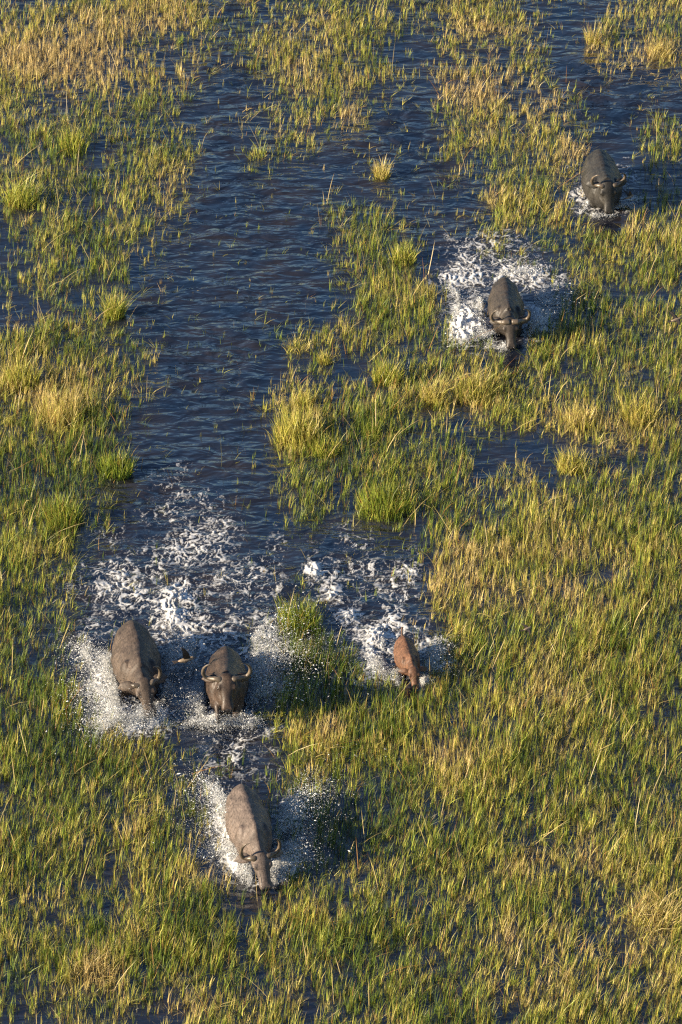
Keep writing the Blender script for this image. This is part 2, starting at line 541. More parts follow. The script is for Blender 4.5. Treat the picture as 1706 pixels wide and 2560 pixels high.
# dry straw-coloured and fresh green stands, and two deep greens painting buffalo shadows: (u, v, radius u, radius v, amount)
TINT = [(90, 130, 150, 50, .75), (220, 130, 120, 50, .8), (300, 40, 140, 45, .7), (470, 150, 70, 30, .4), (735, 160, 60, 50, .6), (1180, 60, 110, 60, .45), (1230, 200, 80, 50, .5), (1170, 215, 60, 30, .9),
        (1620, 110, 110, 40, .8), (1480, 70, 40, 50, .6), (1300, 280, 120, 60, .35), (1430, 365, 40, 40, .6), (450, 440, 60, 50, .45), (880, 270, 50, 25, .8), (1370, 240, 40, 40, .5),
        (150, 350, 130, 60, -.25), (60, 480, 70, 70, -.1), (1590, 340, 90, 60, -.3), (1620, 570, 100, 50, .4), (60, 900, 90, 80, .25), (150, 1000, 80, 60, .55), (120, 1180, 160, 80, -.45), (280, 1130, 70, 60, -.5),
        (740, 1020, 90, 80, .35), (930, 1130, 120, 120, -.35), (1150, 960, 110, 60, .45), (1500, 1030, 170, 60, .45), (1430, 1140, 70, 50, .4), (1180, 1400, 120, 110, .45), (1450, 1420, 120, 120, .35),
        (1050, 1250, 120, 60, -.15), (745, 1530, 80, 80, -.4), (800, 1640, 120, 90, -.4), (1100, 1590, 80, 80, .3), (100, 1850, 160, 90, -.35), (210, 2020, 120, 80, -.15), (340, 2060, 60, 60, .5),  # green right of the middle buffalo: its cast shadow put into the colour
        (820, 1800, 90, 50, .4), (1150, 1860, 120, 70, .25), (900, 2010, 120, 90, -.3), (460, 2260, 60, 50, -.35), (230, 2420, 70, 60, .9), (900, 2380, 130, 90, -.2), (1260, 2330, 50, 50, .6), (1640, 2290, 90, 130, .55),  # deep green right of the nearest buffalo is painted shade, darkening its shadow
        (1320, 2140, 70, 50, .55), (1480, 2120, 60, 60, .5), (1300, 2460, 100, 70, .4), (520, 2090, 70, 60, .35), (560, 2180, 70, 40, .5), (1650, 2500, 80, 60, .5), (470, 2500, 60, 40, .5), (1000, 2180, 200, 80, -.15),
        (1400, 1700, 200, 150, .15), (130, 1430, 90, 90, .2), (60, 1640, 80, 120, -.2), (1280, 520, 120, 70, .25), (1000, 1500, 60, 80, .2), (1290, 940, 90, 40, -.1), (1480, 700, 200, 90, -.1)]


def dryness(u, v, x, y):
    d = 0.345 + 0.52 * fbm(N3, x * 0.55, y * 0.45, 3) + 0.28 * N6(x * 1.7, y * 1.4)
    d = d + 0.10 * sstep(900, 0, v)
    for (a, b, ru, rv, k) in TINT:
        d = d + k * np.exp(-(((u - a) / ru) ** 2 + ((v - b - 25) / rv) ** 2))
    return d


# places where an animal stands: no grass through a body
KEEP = []


def sward(area_density, seed):
    r = np.random.default_rng(seed)
    AREA = (XR - XL) * (YT - YB)
    n = int(AREA * area_density)
    x = r.uniform(XL + 0.3, XR - 0.3, n); y = r.uniform(YB + 0.5, YT - 0.5, n)
    u, v = survey(x, y)
    keep = (u > -190) & (u < 1896) & (v > -140) & (v < 2660)
    x, y, u, v = x[keep], y[keep], u[keep], v[keep]
    c = cover_at(u, v)
    od = open_dist(u + 60 * fbm(N4, x * 0.9, y * 0.9, 3) + 26 * N5(x * 3, y * 3), v + 34 * fbm(N6, x * 0.9, y * 0.9, 3) + 12 * N3(x * 3.3, y * 3.3))
    inside = sstep(40, -60, od)
    c = c * (1 - inside) + inside * np.minimum(c, 0.45) * 0.7
    nn = 0.5 + 0.46 * fbm(N1, x * 0.75, y * 0.55, 2) + 0.62 * fbm(N2, x * 3.6, y * 2.0, 2)
    c = c + 0.24 * fbm(N5, x * 0.42 + 9, y * 0.33, 2) * sstep(0.4, 0.8, c)
    c = np.clip(c, 0, 1) ** 0.82 * (0.95 - 0.17 * sstep(1750, 2300, v) - 0.05 * sstep(700, 300, v))
    p = sstep(1 - c - 0.22, 1 - c + 0.22, nn) * (0.25 + 0.75 * np.clip(c * 1.3, 0, 1))
    p = p * (0.85 + 0.4 * N5(x * 0.4, y * 0.4)) + 0.012
    ok = r.uniform(0, 1, len(x)) < p
    for (kx, ky, ka, kb, kr) in KEEP:
        dx = x - kx; dy = y - ky
        fx = dx * math.cos(kr) + dy * math.sin(kr); fy = -dx * math.sin(kr) + dy * math.cos(kr)
        ok &= ((fx / ka) ** 2 + (fy / kb) ** 2) > 1
    return x[ok], y[ok], u[ok], v[ok], c[ok], od[ok], r


def build_sward():
    x, y, u, v, c, od, r = sward(140.0, 5)
    nb = len(x)
    k = r.integers(3, 7, nb)
    bi = np.repeat(np.arange(nb), k)
    n = len(bi)
    bx = x[bi] + r.normal(0, 0.016, n); by = y[bi] + r.normal(0, 0.016, n)
    dry_b = dryness(u, v, x, y) + r.normal(0, 0.17, nb)
    # height of each bunch
    hb = 0.285 + 0.19 * fbm(N2, x * 0.45, y * 0.4, 2) + 0.075 * r.normal(0, 1, nb)
    hb = hb * (0.62 + 0.5 * c) * (0.85 + 0.25 * sstep(200, 1400, v))
    hb = np.clip(hb, 0.07, 0.65)
    lie_b = r.uniform(0, 1, nb) < (0.16 + 0.35 * sstep(60, -10, od))
    az_b = r.uniform(0, 2 * math.pi, nb)
    wind = 0.6 * N4(x * 0.25, y * 0.25)
    h = hb[bi] * r.uniform(0.55, 1.12, n)
    lie = lie_b[bi] & (r.uniform(0, 1, n) < 0.75)
    az = np.where(lie, az_b[bi] + r.normal(0, 0.5, n), r.uniform(0, 2 * math.pi, n))
    lean = np.where(lie, r.uniform(0.55, 1.05, n), np.abs(r.normal(0.03, 0.07, n)))
    curl = np.where(lie, r.uniform(0.1, 0.5, n), np.abs(r.normal(0.07, 0.16, n)))
    # common lean of a stand with the wind
    lx = np.cos(az) * lean + 0.12 * wind[bi] + 0.05; ly = np.sin(az) * lean + 0.05
    az = np.arctan2(ly, lx); lean = np.hypot(lx, ly)
    w = r.uniform(0.005, 0.0105, n) * (0.75 + 0.5 * np.clip(h / 0.35, 0.4, 1.3))
    dry = np.clip(dry_b[bi] + r.normal(0, 0.16, n), 0, 1)
    val = np.clip(r.normal(1.0, 0.18, n) * (1 + 0.22 * r.normal(0, 1, nb))[bi], 0.4, 1.7)
    col = ramp_colour(dry, val, n)
    br = r.uniform(0, 1, n)
    sel = (br < 0.09)
    col[sel] = RUST * val[sel][:, None]
    sel = lie & (br > 0.5)
    col[sel] = (OLIVE * 0.6 + col[sel] * 0.5)
    tip = col * 0.65 + ramp_colour(np.clip(dry + 0.30, 0, 1), val, n) * 0.35
    base = np.stack([bx, by, np.full(n, -0.05)], -1)
    print('sward blades', n)
    # matted undergrowth: short, bent and tangled between the tall bunches
    x2, y2, u2, v2, c2, od2, r3 = sward(170.0, 91)
    pk = r3.uniform(0, 1, len(x2)) < (0.25 + 0.65 * sstep(500, 1000, v2))
    x2, y2, u2, v2, c2, od2 = [q_[pk] for q_ in (x2, y2, u2, v2, c2, od2)]
    m = len(x2)
    print('undergrowth', m)
    dry2 = np.clip(dryness(u2, v2, x2, y2) - 0.06 + r3.normal(0, 0.2, m), 0, 1)
    val2 = np.clip(r3.normal(0.75, 0.2, m), 0.35, 1.4)
    h2 = r3.uniform(0.08, 0.24, m) * (0.7 + 0.4 * c2)
    ln2 = np.abs(r3.normal(0.35, 0.3, m)); cu2 = r3.uniform(0, 0.5, m)
    me2 = blades('undergrowth', np.stack([x2, y2, np.full(m, -0.03)], -1), h2 + 0.03, r3.uniform(0.006, 0.012, m), r3.uniform(0, 6.28, m), np.clip(ln2, 0, 1.0), cu2, np.where((r3.uniform(0, 1, m) < 0.4)[:, None], OLIVE * val2[:, None], ramp_colour(dry2, val2, m)), 2)
    tag(link('undergrowth', me2), 'short tangled undergrowth between the taller marsh grass', 'grass', kind='stuff')
    me = blades('grass', base, h + 0.05, w, az, lean, curl, col, 2, tip)
    o = link('grass', me)
    tag(o, 'green and yellowing marsh grass standing in the shallow flood water', 'grass', kind='stuff')
    # loose dry stalks, long and kinked
    m = 2600
    x, y, u, v, c, od, r2 = sward(4.0, 77)
    pick = r2.permutation(len(x))[:m]
    x, y = x[pick], y[pick]; m = len(x)
    h = r2.uniform(0.35, 0.95, m)
    az = r2.uniform(0, 2 * math.pi, m)
    lean = np.clip(np.abs(r2.normal(0.35, 0.35, m)), 0, 1.1); curl = r2.uniform(-0.1, 0.45, m)
    col = STRAW[None, :] * r2.uniform(0.6, 1.25, m)[:, None]
    red = r2.uniform(0, 1, m) < 0.25
    col[red] = RUST * 1.1
    me = blades('dry_stalks', np.stack([x, y, np.full(m, -0.03)], -1), h, r2.uniform(0.008, 0.014, m), az, lean, curl, col, 3)
    tag(link('dry_stalks', me), 'loose dry straw stalks sticking out of the marsh grass', 'dry grass', kind='stuff')


# tussocks one can pick out: u, v of the base, radius px, height m, dryness, arch, blades, label
TUSS = [
    (52, 505, 50, 0.85, 0.42, 0.35, 420, 'tall arching yellow-green tussock at the left frame edge above the dark pool'),
    (182, 372, 46, 0.62, 0.42, 0.18, 330, 'upright green tussock in the thin grass of the upper left'),
    (287, 790, 30, 0.72, 0.46, 0.35, 380, 'lone tall yellow-green tussock at the left edge of the open channel'),
    (956, 440, 27, 0.50, 0.78, 0.35, 240, 'pale straw tussock standing alone in the open upper channel'),
    (745, 872, 36, 0.36, 0.62, 0.6, 200, 'flattened brownish tuft at the right edge of the channel'),
    (812, 905, 22, 0.40, 0.60, 0.4, 260, 'small yellow tuft just below the flattened brownish tuft'),
    (968, 950, 42, 0.62, 0.45, 0.3, 380, 'bushy green tussock left of the foaming upper buffalo trail'),
    (745, 1095, 66, 0.80, 0.60, 0.22, 900, 'largest golden tussock on the right bank of the channel'),
    (815, 1130, 40, 0.55, 0.40, 0.25, 380, 'green tussock leaning on the right flank of the largest golden one'),
    (930, 1085, 28, 0.50, 0.20, 0.2, 260, 'small bright green tuft in the middle of the marsh'),
    (1085, 1000, 34, 0.62, 0.74, 0.5, 300, 'straw tussock with drooping blades left of a wide yellow one'),
    (1180, 990, 58, 0.66, 0.58, 0.35, 600, 'wide yellow tussock below the buffalo with the pale horn boss'),
    (1432, 1172, 42, 0.60, 0.62, 0.40, 420, 'rounded pale tussock standing alone beside the quiet dark pool'),
    (1450, 1055, 40, 0.62, 0.78, 0.3, 330, 'straw-coloured tussock above the quiet pool at its left end'),
    (1600, 1045, 56, 0.66, 0.66, 0.2, 480, 'broad dry grass stand above the quiet pool near the right frame edge'),
    (960, 1270, 78, 0.58, 0.30, 0.2, 900, 'broad bright green tussock right of the bare channel mouth'),
    (155, 1040, 66, 0.78, 0.78, 0.18, 640, 'tall straw-coloured stand on the left bank of the channel'),
    (55, 960, 52, 0.72, 0.55, 0.18, 480, 'tall yellowing stand touching the left frame edge'),
    (290, 1180, 50, 0.58, 0.22, 0.25, 620, 'vivid green tussock on the left bank at the bend of the channel'),
    (160, 1300, 56, 0.62, 0.32, 0.2, 520, 'green tussock on the left bank above the foaming wake'),
    (748, 1560, 56, 0.66, 0.25, 0.22, 560, 'green grass island between the two foaming wakes'),
    (1484, 105, 26, 0.55, 0.74, 0.2, 200, 'small dry tuft in open water at the upper right'),
    (1650, 135, 42, 0.42, 0.85, 0.4, 420, 'pale flattened straw patch at the upper right frame edge'),
    (225, 2430, 56, 0.42, 0.95, 0.9, 420, 'collapsed heap of pale straw at the lower left'),
    (1640, 2300, 70, 0.60, 0.85, 0.8, 520, 'big bleached drooping tussock at the lower right frame edge'),
    (760, 1010, 30, 0.55, 0.55, 0.2, 240, 'narrow yellow tuft rising behind the largest golden tussock'),
    (1010, 650, 42, 0.50, 0.45, 0.25, 420, 'yellow-green stand between the open channel and the foaming buffalo'),
    (640, 390, 36, 0.42, 0.45, 0.45, 110, 'small tuft with bent blades in the upper channel'),
]


def build_tussocks():
    r = np.random.default_rng(31)
    for (u, v, ru, hh, dry, arch, n, label) in TUSS:
        c = ground(u, v)
        rad = ru / 108.0 * 0.85
        K = r.integers(5, 10)
        ka = r.uniform(0, 6.28, K); kq = np.sqrt(r.uniform(0, 1, K)) * rad * 0.8
        kh = r.uniform(0.6, 1.1, K); ks = r.uniform(0.22, 0.48, K) * rad + 0.02
        kw = r.uniform(0.4, 1.5, K); j = r.choice(K, n, p=kw / kw.sum())
        bx = np.cos(ka[j]) * kq[j] * 1.1 + r.normal(0, 1, n) * ks[j]; by = np.sin(ka[j]) * kq[j] * 1.1 + r.normal(0, 1, n) * ks[j]
        un = r.uniform(0, 1, n) < 0.85
        ua = r.uniform(0, 6.28, n); uq = np.sqrt(r.uniform(0, 1, n)) * rad
        bx = np.where(un, np.cos(ua) * uq, bx); by = np.where(un, np.sin(ua) * uq, by)
        a = np.arctan2(by, bx); q = np.minimum(np.hypot(bx, by), 1.4 * rad)
        h = hh * kh[j] * r.uniform(0.30, 1.25, n) * (1 - 0.18 * (q / rad) ** 2)
        az = np.where(r.uniform(0, 1, n) < 0.5, a + r.normal(0, 0.8, n), r.uniform(0, 6.28, n))
        lean = np.abs(r.normal(0.05, 0.07, n)) + 0.14 * (q / rad) * (0.5 + arch); curl = np.abs(r.normal(arch * 0.6, 0.18, n))
        d = np.clip(dry + r.normal(0, 0.15, n), 0, 1)
        val = np.clip(r.normal(1.02, 0.2, n), 0.5, 1.6)
        col = ramp_colour(d, val, n)
        rs = r.uniform(0, 1, n) < 0.07
        col[rs] = RUST
        tip = col * 0.5 + ramp_colour(np.clip(d + 0.25, 0, 1), val, n) * 0.5
        me = blades('grass_tussock', np.stack([bx, by, np.full(n, -0.05)], -1), h, r.uniform(0.008, 0.015, n), az, lean, curl, col, 3, tip)
        o = link('grass_tussock', me)
        o.location = (c[0], c[1], 0)
        tag(o, label, 'grass tussock', 'grass tussocks standing out of the sward')


# ------------------------------------------------------------------ buffalo
def ring_loft(rings, m=20):
    """closed tube through rings: each ring = (centre, axis_side, axis_up, half width, half height up, half height down, power up)"""
    V = []; F = []
    for (c, s, u, w, hu, hd, pw) in rings:
        for k in range(m):
            t = 2 * math.pi * k / m
            cx, sy = math.cos(t), math.sin(t)
            e = 2.0 / pw if sy > 0 else 2.0 / 2.15
            px = math.copysign(abs(cx) ** e, cx) * w
            py = math.copysign(abs(sy) ** e, sy) * (hu if sy > 0 else hd)
            V.append(tuple(Vector(c) + Vector(s) * px + Vector(u) * py))
    nr = len(rings)
    for i in range(nr - 1):
        for k in range(m):
            a = i * m + k; b = i * m + (k + 1) % m
            F.append((a, b, b + m, a + m))
    F.append(tuple(range(m))[::-1]); F.append(tuple((nr - 1) * m + k for k in range(m)))
    return V, F


def tube(path, radii, m=10, squash=1.0, ref=(0, 0, 1)):
    P = [Vector(p) for p in path]
    rings = []
    for i, p in enumerate(P):
        d = (P[min(i + 1, len(P) - 1)] - P[max(i - 1, 0)]).normalized()
        rf_ = Vector(ref)
        if abs(d.dot(rf_)) > 0.95: rf_ = Vector((1, 0, 0))
        s = d.cross(rf_).normalized(); u = s.cross(d).normalized()
        rings.append((p, s, u, radii[i], radii[i] * squash, radii[i] * squash, 2.0))
    return ring_loft(rings, m)


def smooth_path(pts, vals, n):
    """Catmull-Rom through points with one value each"""
    P = [Vector(p) for p in pts]
    P = [P[0] * 2 - P[1]] + P + [P[-1] * 2 - P[-2]]
    W = [vals[0]] + list(vals) + [vals[-1]]
    out = []; ov_ = []
    seg = len(pts) - 1
    for i in range(n):
        t = i / (n - 1) * seg
        k = min(int(t), seg - 1); f = t - k
        a, b, c, d = P[k], P[k + 1], P[k + 2], P[k + 3]
        out.append(0.5 * ((2 * b) + (c - a) * f + (2 * a - 5 * b + 4 * c - d) * f * f + (3 * b - a - 3 * c + d) * f ** 3))
        ov_.append(W[k + 1] + (W[k + 2] - W[k + 1]) * (f * f * (3 - 2 * f)))
    return out, ov_


def ellipsoid(c, r, rot=None, m=14, n=9):
    V = []; F = []
    Mx = rot or Matrix.Identity(3)
    for i in range(n + 1):
        th = math.pi * i / n
        for k in range(m):
            ph = 2 * math.pi * k / m
            st = max(math.sin(th), 0.02)
            V.append(tuple(Vector(c) + Mx @ Vector((r[0] * st * math.cos(ph), r[1] * st * math.sin(ph), r[2] * math.cos(th)))))
    for i in range(n):
        for k in range(m):
            a = i * m + k; b = i * m + (k + 1) % m
            F.append((a, a + m, b + m, b))
    F.append(tuple(range(m))); F.append(tuple(n * m + k for k in range(m))[::-1])
    return V, F


def join(parts):
    V = []; F = []
    for v, f in parts:
        o = len(V)
        V += v; F += [tuple(i + o for i in q) for q in f]
    return V, F


def py_mesh(name, VF, mat, smooth=True):
    me = bpy.data.meshes.new(name)
    me.from_pydata([tuple(v) for v in VF[0]], [], VF[1])
    if smooth:
        me.polygons.foreach_set('use_smooth', np.ones(len(me.polygons), bool))
    me.update()
    me.materials.append(mat)
    return me


def fuse(name, parts, voxel, mat, iters=6):
    """union of closed shapes as one continuous, smoothed skin"""
    me = py_mesh(name + '_raw', join(parts), mat)
    tmp = bpy.data.objects.new('tmp', me); COL.objects.link(tmp)
    rm = tmp.modifiers.new('r', 'REMESH'); rm.mode = 'VOXEL'; rm.voxel_size = voxel; rm.use_smooth_shade = True
    sm = tmp.modifiers.new('s', 'SMOOTH'); sm.factor = 0.5; sm.iterations = iters
    dg = bpy.context.evaluated_depsgraph_get(); dg.update()
    out = bpy.data.meshes.new_from_object(tmp.evaluated_get(dg))
    out.name = name
    bpy.data.objects.remove(tmp, do_unlink=True); bpy.data.meshes.remove(me)
    out.polygons.foreach_set('use_smooth', np.ones(len(out.polygons), bool))
    if not out.materials: out.materials.append(mat)
    return out


M_HORN = mat_plain('horn', (0.05, 0.04, 0.03), (0.15, 0.115, 0.08), 7, 0.42, 0.5)
M_HORN_D = mat_plain('horn_dark', (0.045, 0.035, 0.025), (0.12, 0.09, 0.062), 7, 0.42, 0.5)
M_EYE = mat_plain('eye', (0.006, 0.005, 0.004), (0.012, 0.009, 0.006), 5, 0.12, 0.0)
M_NOSE = mat_plain('nose_skin', (0.018, 0.015, 0.014), (0.04, 0.032, 0.028), 20, 0.28, 0.4)
M_HOOF = mat_plain('hoof', (0.015, 0.012, 0.010), (0.04, 0.03, 0.025), 20, 0.4, 0.4)


def buffalo(name, label, cat, group, at, hide, scale=1.0, heading=-90, wide=1.0, sink=0.0, body_pitch=0.0, poll=(1.28, 0.0, 1.32), hp=50, hy=0, hr=0,
            horns=(1.0, 1.0), horn_span=1.0, horn_mat=None, boss=1.0, calf=False, ear_back=0.0, legs=None, hide_ear=None, tail_up=False, length=1.0, horn_lift=1.0, head_scale=1.2):
    root = empty(name)
    X = Vector((1, 0, 0)); Y = Vector((0, 1, 0)); Z = Vector((0, 0, 1))
    T = [  # x, top, bottom, half width, sharpness of the ridge
        (-1.21, 1.10, 0.98, 0.05, 2.0), (-1.16, 1.22, 0.78, 0.19, 1.7), (-1.03, 1.36, 0.66, 0.30, 1.6), (-0.84, 1.44, 0.57, 0.385, 1.55), (-0.58, 1.45, 0.50, 0.45, 1.55),
        (-0.25, 1.44, 0.43, 0.495, 1.6), (0.08, 1.45, 0.42, 0.485, 1.58), (0.36, 1.49, 0.46, 0.42, 1.5), (0.60, 1.51, 0.52, 0.345, 1.5), (0.78, 1.48, 0.62, 0.275, 1.55)]
    rings = []
    for (x, tp, bt, w, pw) in T:
        zc = bt + (tp - bt) * 0.46
        rings.append((Vector((x * length, 0, zc)), Y, Z, w * wide, tp - zc, zc - bt, pw))
    P = Vector(poll)
    Rm = Matrix.Rotation(R(hy), 3, 'Z') @ Matrix.Rotation(R(hp), 3, 'Y') @ Matrix.Rotation(R(hr), 3, 'X')
    hx, hyv, hz = Rm @ X, Rm @ Y, Rm @ Z
    # neck rings from the shoulder to behind the poll
    n0 = Vector((0.78 * length, 0, 1.06)); n3 = P - hx * 0.04 - hz * 0.05
    d0 = Vector((0.45, 0, 0.05)); d3 = (hx * 0.6 + (n3 - n0).normalized() * 0.5) * 0.4
    for k in range(1, 5):
        t = k / 4.0
        c = n0 * (1 + 2 * t) * (1 - t) ** 2 + d0 * t * (1 - t) ** 2 + n3 * t * t * (3 - 2 * t) - d3 * t * t * (1 - t)
        tan = (n3 - n0).normalized().lerp(hx, t * 0.5).normalized() if k < 4 else hx.lerp((n3 - n0).normalized(), 0.5).normalized()
        s = Y.lerp(hyv, t).normalized(); up = tan.cross(s) * -1
        if up.z < 0: up = -up
        w = 0.26 + (0.15 - 0.26) * t; h_ = 0.40 + (0.17 - 0.40) * t ** 0.8
        rings.append((c, s, up, w * (0.5 + 0.5 * wide), h_, h_ * 1.05, 1.5))
    parts = [ring_loft(rings, 22)]
    hs = head_scale

    def H(x, y, z):
        return P + (hx * x + hyv * y + hz * z) * hs
    HT = [(-0.10, 0.10, 0.09, 0.09), (-0.05, 0.155, 0.135, 0.16), (0.03, 0.178, 0.15, 0.19), (0.11, 0.176, 0.14, 0.20), (0.19, 0.155, 0.125, 0.19), (0.28, 0.126, 0.105, 0.16), (0.37, 0.108, 0.092, 0.13),
          (0.44, 0.108, 0.086, 0.115), (0.50, 0.118, 0.080, 0.105), (0.55, 0.114, 0.070, 0.090), (0.585, 0.092, 0.052, 0.066), (0.605, 0.05, 0.03, 0.035)]
    parts.append(ring_loft([(H(x, 0, 0), hyv, hz, w * hs, a * hs, b * hs, 2.3) for (x, w, a, b) in HT], 18))
    for s in (-1, 1):
        parts.append(ellipsoid(H(0.15, s * 0.135, 0.07), (0.075 * hs, 0.05 * hs, 0.05 * hs), Rm))
        parts.append(ellipsoid(H(0.545, s * 0.062, 0.035), (0.05 * hs, 0.045 * hs, 0.04 * hs), Rm))   # nostril wing          # brow
        parts.append(ellipsoid((0.50 * length, s * 0.25 * wide, 0.98), (0.24, 0.16, 0.38)))    # shoulder
        parts.append(ellipsoid((-0.78 * length, s * 0.20 * wide, 0.90), (0.32, 0.18, 0.40)))   # haunch
        parts.append(ellipsoid((-0.62 * length, s * 0.235 * wide, 1.21), (0.20, 0.11, 0.09)))   # hip bone
    L = legs or {'fl': (0.10, -0.05), 'fr': (-0.15, 0.10), 'rl': (-0.12, 0.0), 'rr': (0.18, 0.0)}
    hoofs = []
    for key, (sw, lift) in L.items():
        s = 1 if key[1] == 'l' else -1
        if key[0] == 'f':
            a = Vector((0.52 * length, s * 0.24 * wide, 0.72)); k_ = Vector((0.56 * length + sw * 0.6, s * 0.21, 0.42 + lift)); f_ = Vector((0.52 * length + sw, s * 0.20, 0.12 + lift * 1.2)); e_ = f_ + Vector((0.05, 0, -0.08))
            rr = (0.15, 0.085, 0.058, 0.062)
        else:
            a = Vector((-0.80 * length, s * 0.24 * wide, 0.78)); k0 = Vector((-0.70 * length + sw * 0.4, s * 0.24, 0.60)); k_ = Vector((-0.98 * length + sw, s * 0.21, 0.44 + lift)); f_ = Vector((-0.93 * length + sw, s * 0.2, 0.12 + lift)); e_ = f_ + Vector((0.05, 0, -0.08))
            rr = (0.21, 0.075, 0.055, 0.06)
        pts = [a, k_, f_, e_] if key[0] == 'f' else [a, k0, k_, f_, e_]
        rv = list(rr) if key[0] == 'f' else [rr[0], 0.155, rr[1], rr[2], rr[3]]
        pp, vv = smooth_path(pts, rv, 14)
        parts.append(tube(pp, vv, 12, ref=(0, 1, 0)))
        hoofs.append((e_, key))
    body = fuse('body', parts, 0.024, hide, 4)
    nv_ = len(body.vertices)
    co = np.empty(nv_ * 3, np.float32); body.vertices.foreach_get('co', co); co = co.reshape(-1, 3)
    no = np.empty(nv_ * 3, np.float32); body.vertices.foreach_get('normal', no); no = no.reshape(-1, 3)
    sd = len(KEEP) * 7.3
    trunk = sstep(-1.1, -0.9, co[:, 0]) * sstep(1.0, 0.7, co[:, 0])
    ang = np.arctan2(co[:, 1], co[:, 2] - 0.9)
    rel = 0.020 * fbm(N1, co[:, 0] * 2.6 + sd, ang * 1.4 + sd, 3) + 0.008 * N2(co[:, 0] * 9 + sd, ang * 3.0)
    ribs = 0.006 * np.sin(co[:, 0] * 44) * sstep(-0.45, -0.2, co[:, 0]) * sstep(0.35, 0.1, co[:, 0]) * sstep(1.35, 1.15, co[:, 2])
    folds = 0.012 * np.abs(N3(co[:, 0] * 11 + sd, co[:, 2] * 3)) * sstep(0.55, 0.8, co[:, 0]) * sstep(1.35, 1.0, co[:, 0])
    co = co + no * (trunk * (rel + ribs) - folds)[:, None]
    body.vertices.foreach_set('co', np.ascontiguousarray(co, np.float32).ravel()); body.update()
    link('body', body, root)
    hm = horn_mat or M_HORN
    if not calf:
        for s, k in zip((1, -1), horns):     # left horn then right horn
            if k <= 0: continue
            sp = horn_span; hl = horn_lift
            if k >= 0.6:
                bo = 0.0 if boss > 1.05 else 0.05
                pts = [H(0.02, s * (0.03 + bo * 0.6), 0.10 - bo * 1.6), H(0.02, s * 0.13, 0.115 - bo * 0.9), H(0.01, s * 0.21 * sp, 0.075), H(-0.01, s * 0.31 * sp, 0.02), H(-0.04, s * 0.40 * sp, 0.015), H(-0.10, s * 0.45 * sp, 0.10 * hl), H(-0.175, s * 0.44 * sp, 0.22 * hl), H(-0.225, s * 0.37 * sp, 0.33 * hl), H(-0.23, s * 0.28 * sp, 0.38 * hl)]
                rv = [0.072 * boss, 0.072 * boss, 0.057, 0.047, 0.041, 0.035, 0.027, 0.017, 0.004]
            else:
                pts = [H(0.02, s * 0.05, 0.03), H(0.015, s * 0.11, 0.07), H(0.0, s * 0.17, 0.09), H(-0.03, s * 0.23, 0.085)]
                rv = [0.07, 0.065, 0.05, 0.012]
            pp, vv = smooth_path(pts, rv, 26)
            vv = [x * hs * (1 + 0.05 * math.sin(i * 2.1)) for i, x in enumerate(vv)]
            link('horn', py_mesh('horn', tube(pp, vv, 14, 0.85, ref=tuple(hx)), hm), root)
    nostrils = []
    # ears: drooping leaf shapes with a folded rim
    for s in (1, -1):
        b0 = H(0.0, s * 0.16, 0.0)
        pts = [b0, b0 + (hyv * s * 0.10 - hz * 0.03 - hx * 0.02) * hs, b0 + (hyv * s * 0.20 - hz * 0.075 - hx * 0.03) * hs, b0 + (hyv * s * 0.285 - hz * 0.13 - hx * 0.02) * hs]
        pp, vv = smooth_path(pts, [0.045, 0.09, 0.08, 0.01], 12)
        k = 0.9 if calf else 1.0
        link('ear', py_mesh('ear', tube(pp, [x * hs * k for x in vv], 12, 0.28, ref=tuple(hz)), hide), root)
        link('eye', py_mesh('eye', ellipsoid(H(0.18, s * 0.158, 0.062), (0.030 * hs, 0.026 * hs, 0.026 * hs), None, 10, 6), M_EYE), root)
        nostrils.append(py_mesh('nostril', ellipsoid(H(0.588, s * 0.062, 0.040), (0.022 * hs, 0.026 * hs, 0.022 * hs), Rm, 10, 6), M_EYE))
    pad = link('nose_pad', py_mesh('nose_pad', ellipsoid(H(0.565, 0, -0.004), (0.052 * hs, 0.100 * hs, 0.072 * hs), Rm, 14, 8), M_NOSE), root)
    for nm in nostrils:
        link('nostril', nm, pad)
    # tail with a tuft
    tx = -1.19 * length
    if tail_up:
        tp = [(tx + 0.05, 0, 1.16), (tx - 0.10, 0.01, 1.32), (tx - 0.16, 0.03, 1.46), (tx - 0.26, 0.05, 1.40)]; tv = [0.05, 0.035, 0.03, 0.05]
    else:
        tp = [(tx + 0.05, 0, 1.14), (tx - 0.06, 0.01, 0.98), (tx - 0.09, 0.03, 0.72), (tx - 0.08, 0.04, 0.52), (tx - 0.08, 0.05, 0.36)]; tv = [0.05, 0.032, 0.024, 0.05, 0.01]
    pp, vv = smooth_path(tp, tv, 16)
    link('tail', py_mesh('tail', tube(pp, vv, 10, ref=(0, 1, 0)), hide), root)
    for e_, key in hoofs:
        hv_, hf_ = ellipsoid(e_ + Vector((0.02, 0, -0.005)), (0.075, 0.062, 0.045), None, 12, 6)
        link('hoof', py_mesh('hoof', (hv_, hf_), M_HOOF), root)
    # stand it so that its withers are where the photograph shows them
    u, v = at
    Rz = Matrix.Rotation(R(heading), 3, 'Z') @ Matrix.Rotation(R(body_pitch), 3, 'Y')
    wl = Rz @ (Vector((0.30 * length, 0, 1.45)) * scale)
    zf = BED + sink
    g = ground(u, v, zf + wl.z)
    root.location = (g[0] - wl.x, g[1] - wl.y, zf)
    root.rotation_euler = (0, R(body_pitch), R(heading)); root.rotation_mode = 'XYZ'
    root.scale = (scale,) * 3
    tag(root, label, cat, group)
    c = root.location
    fx_, fy_ = math.cos(R(heading)), math.sin(R(heading))
    KEEP.append((c.x + 0.35 * scale * fx_, c.y + 0.35 * scale * fy_, 1.75 * scale, 0.52 * scale, R(heading)))
    return root


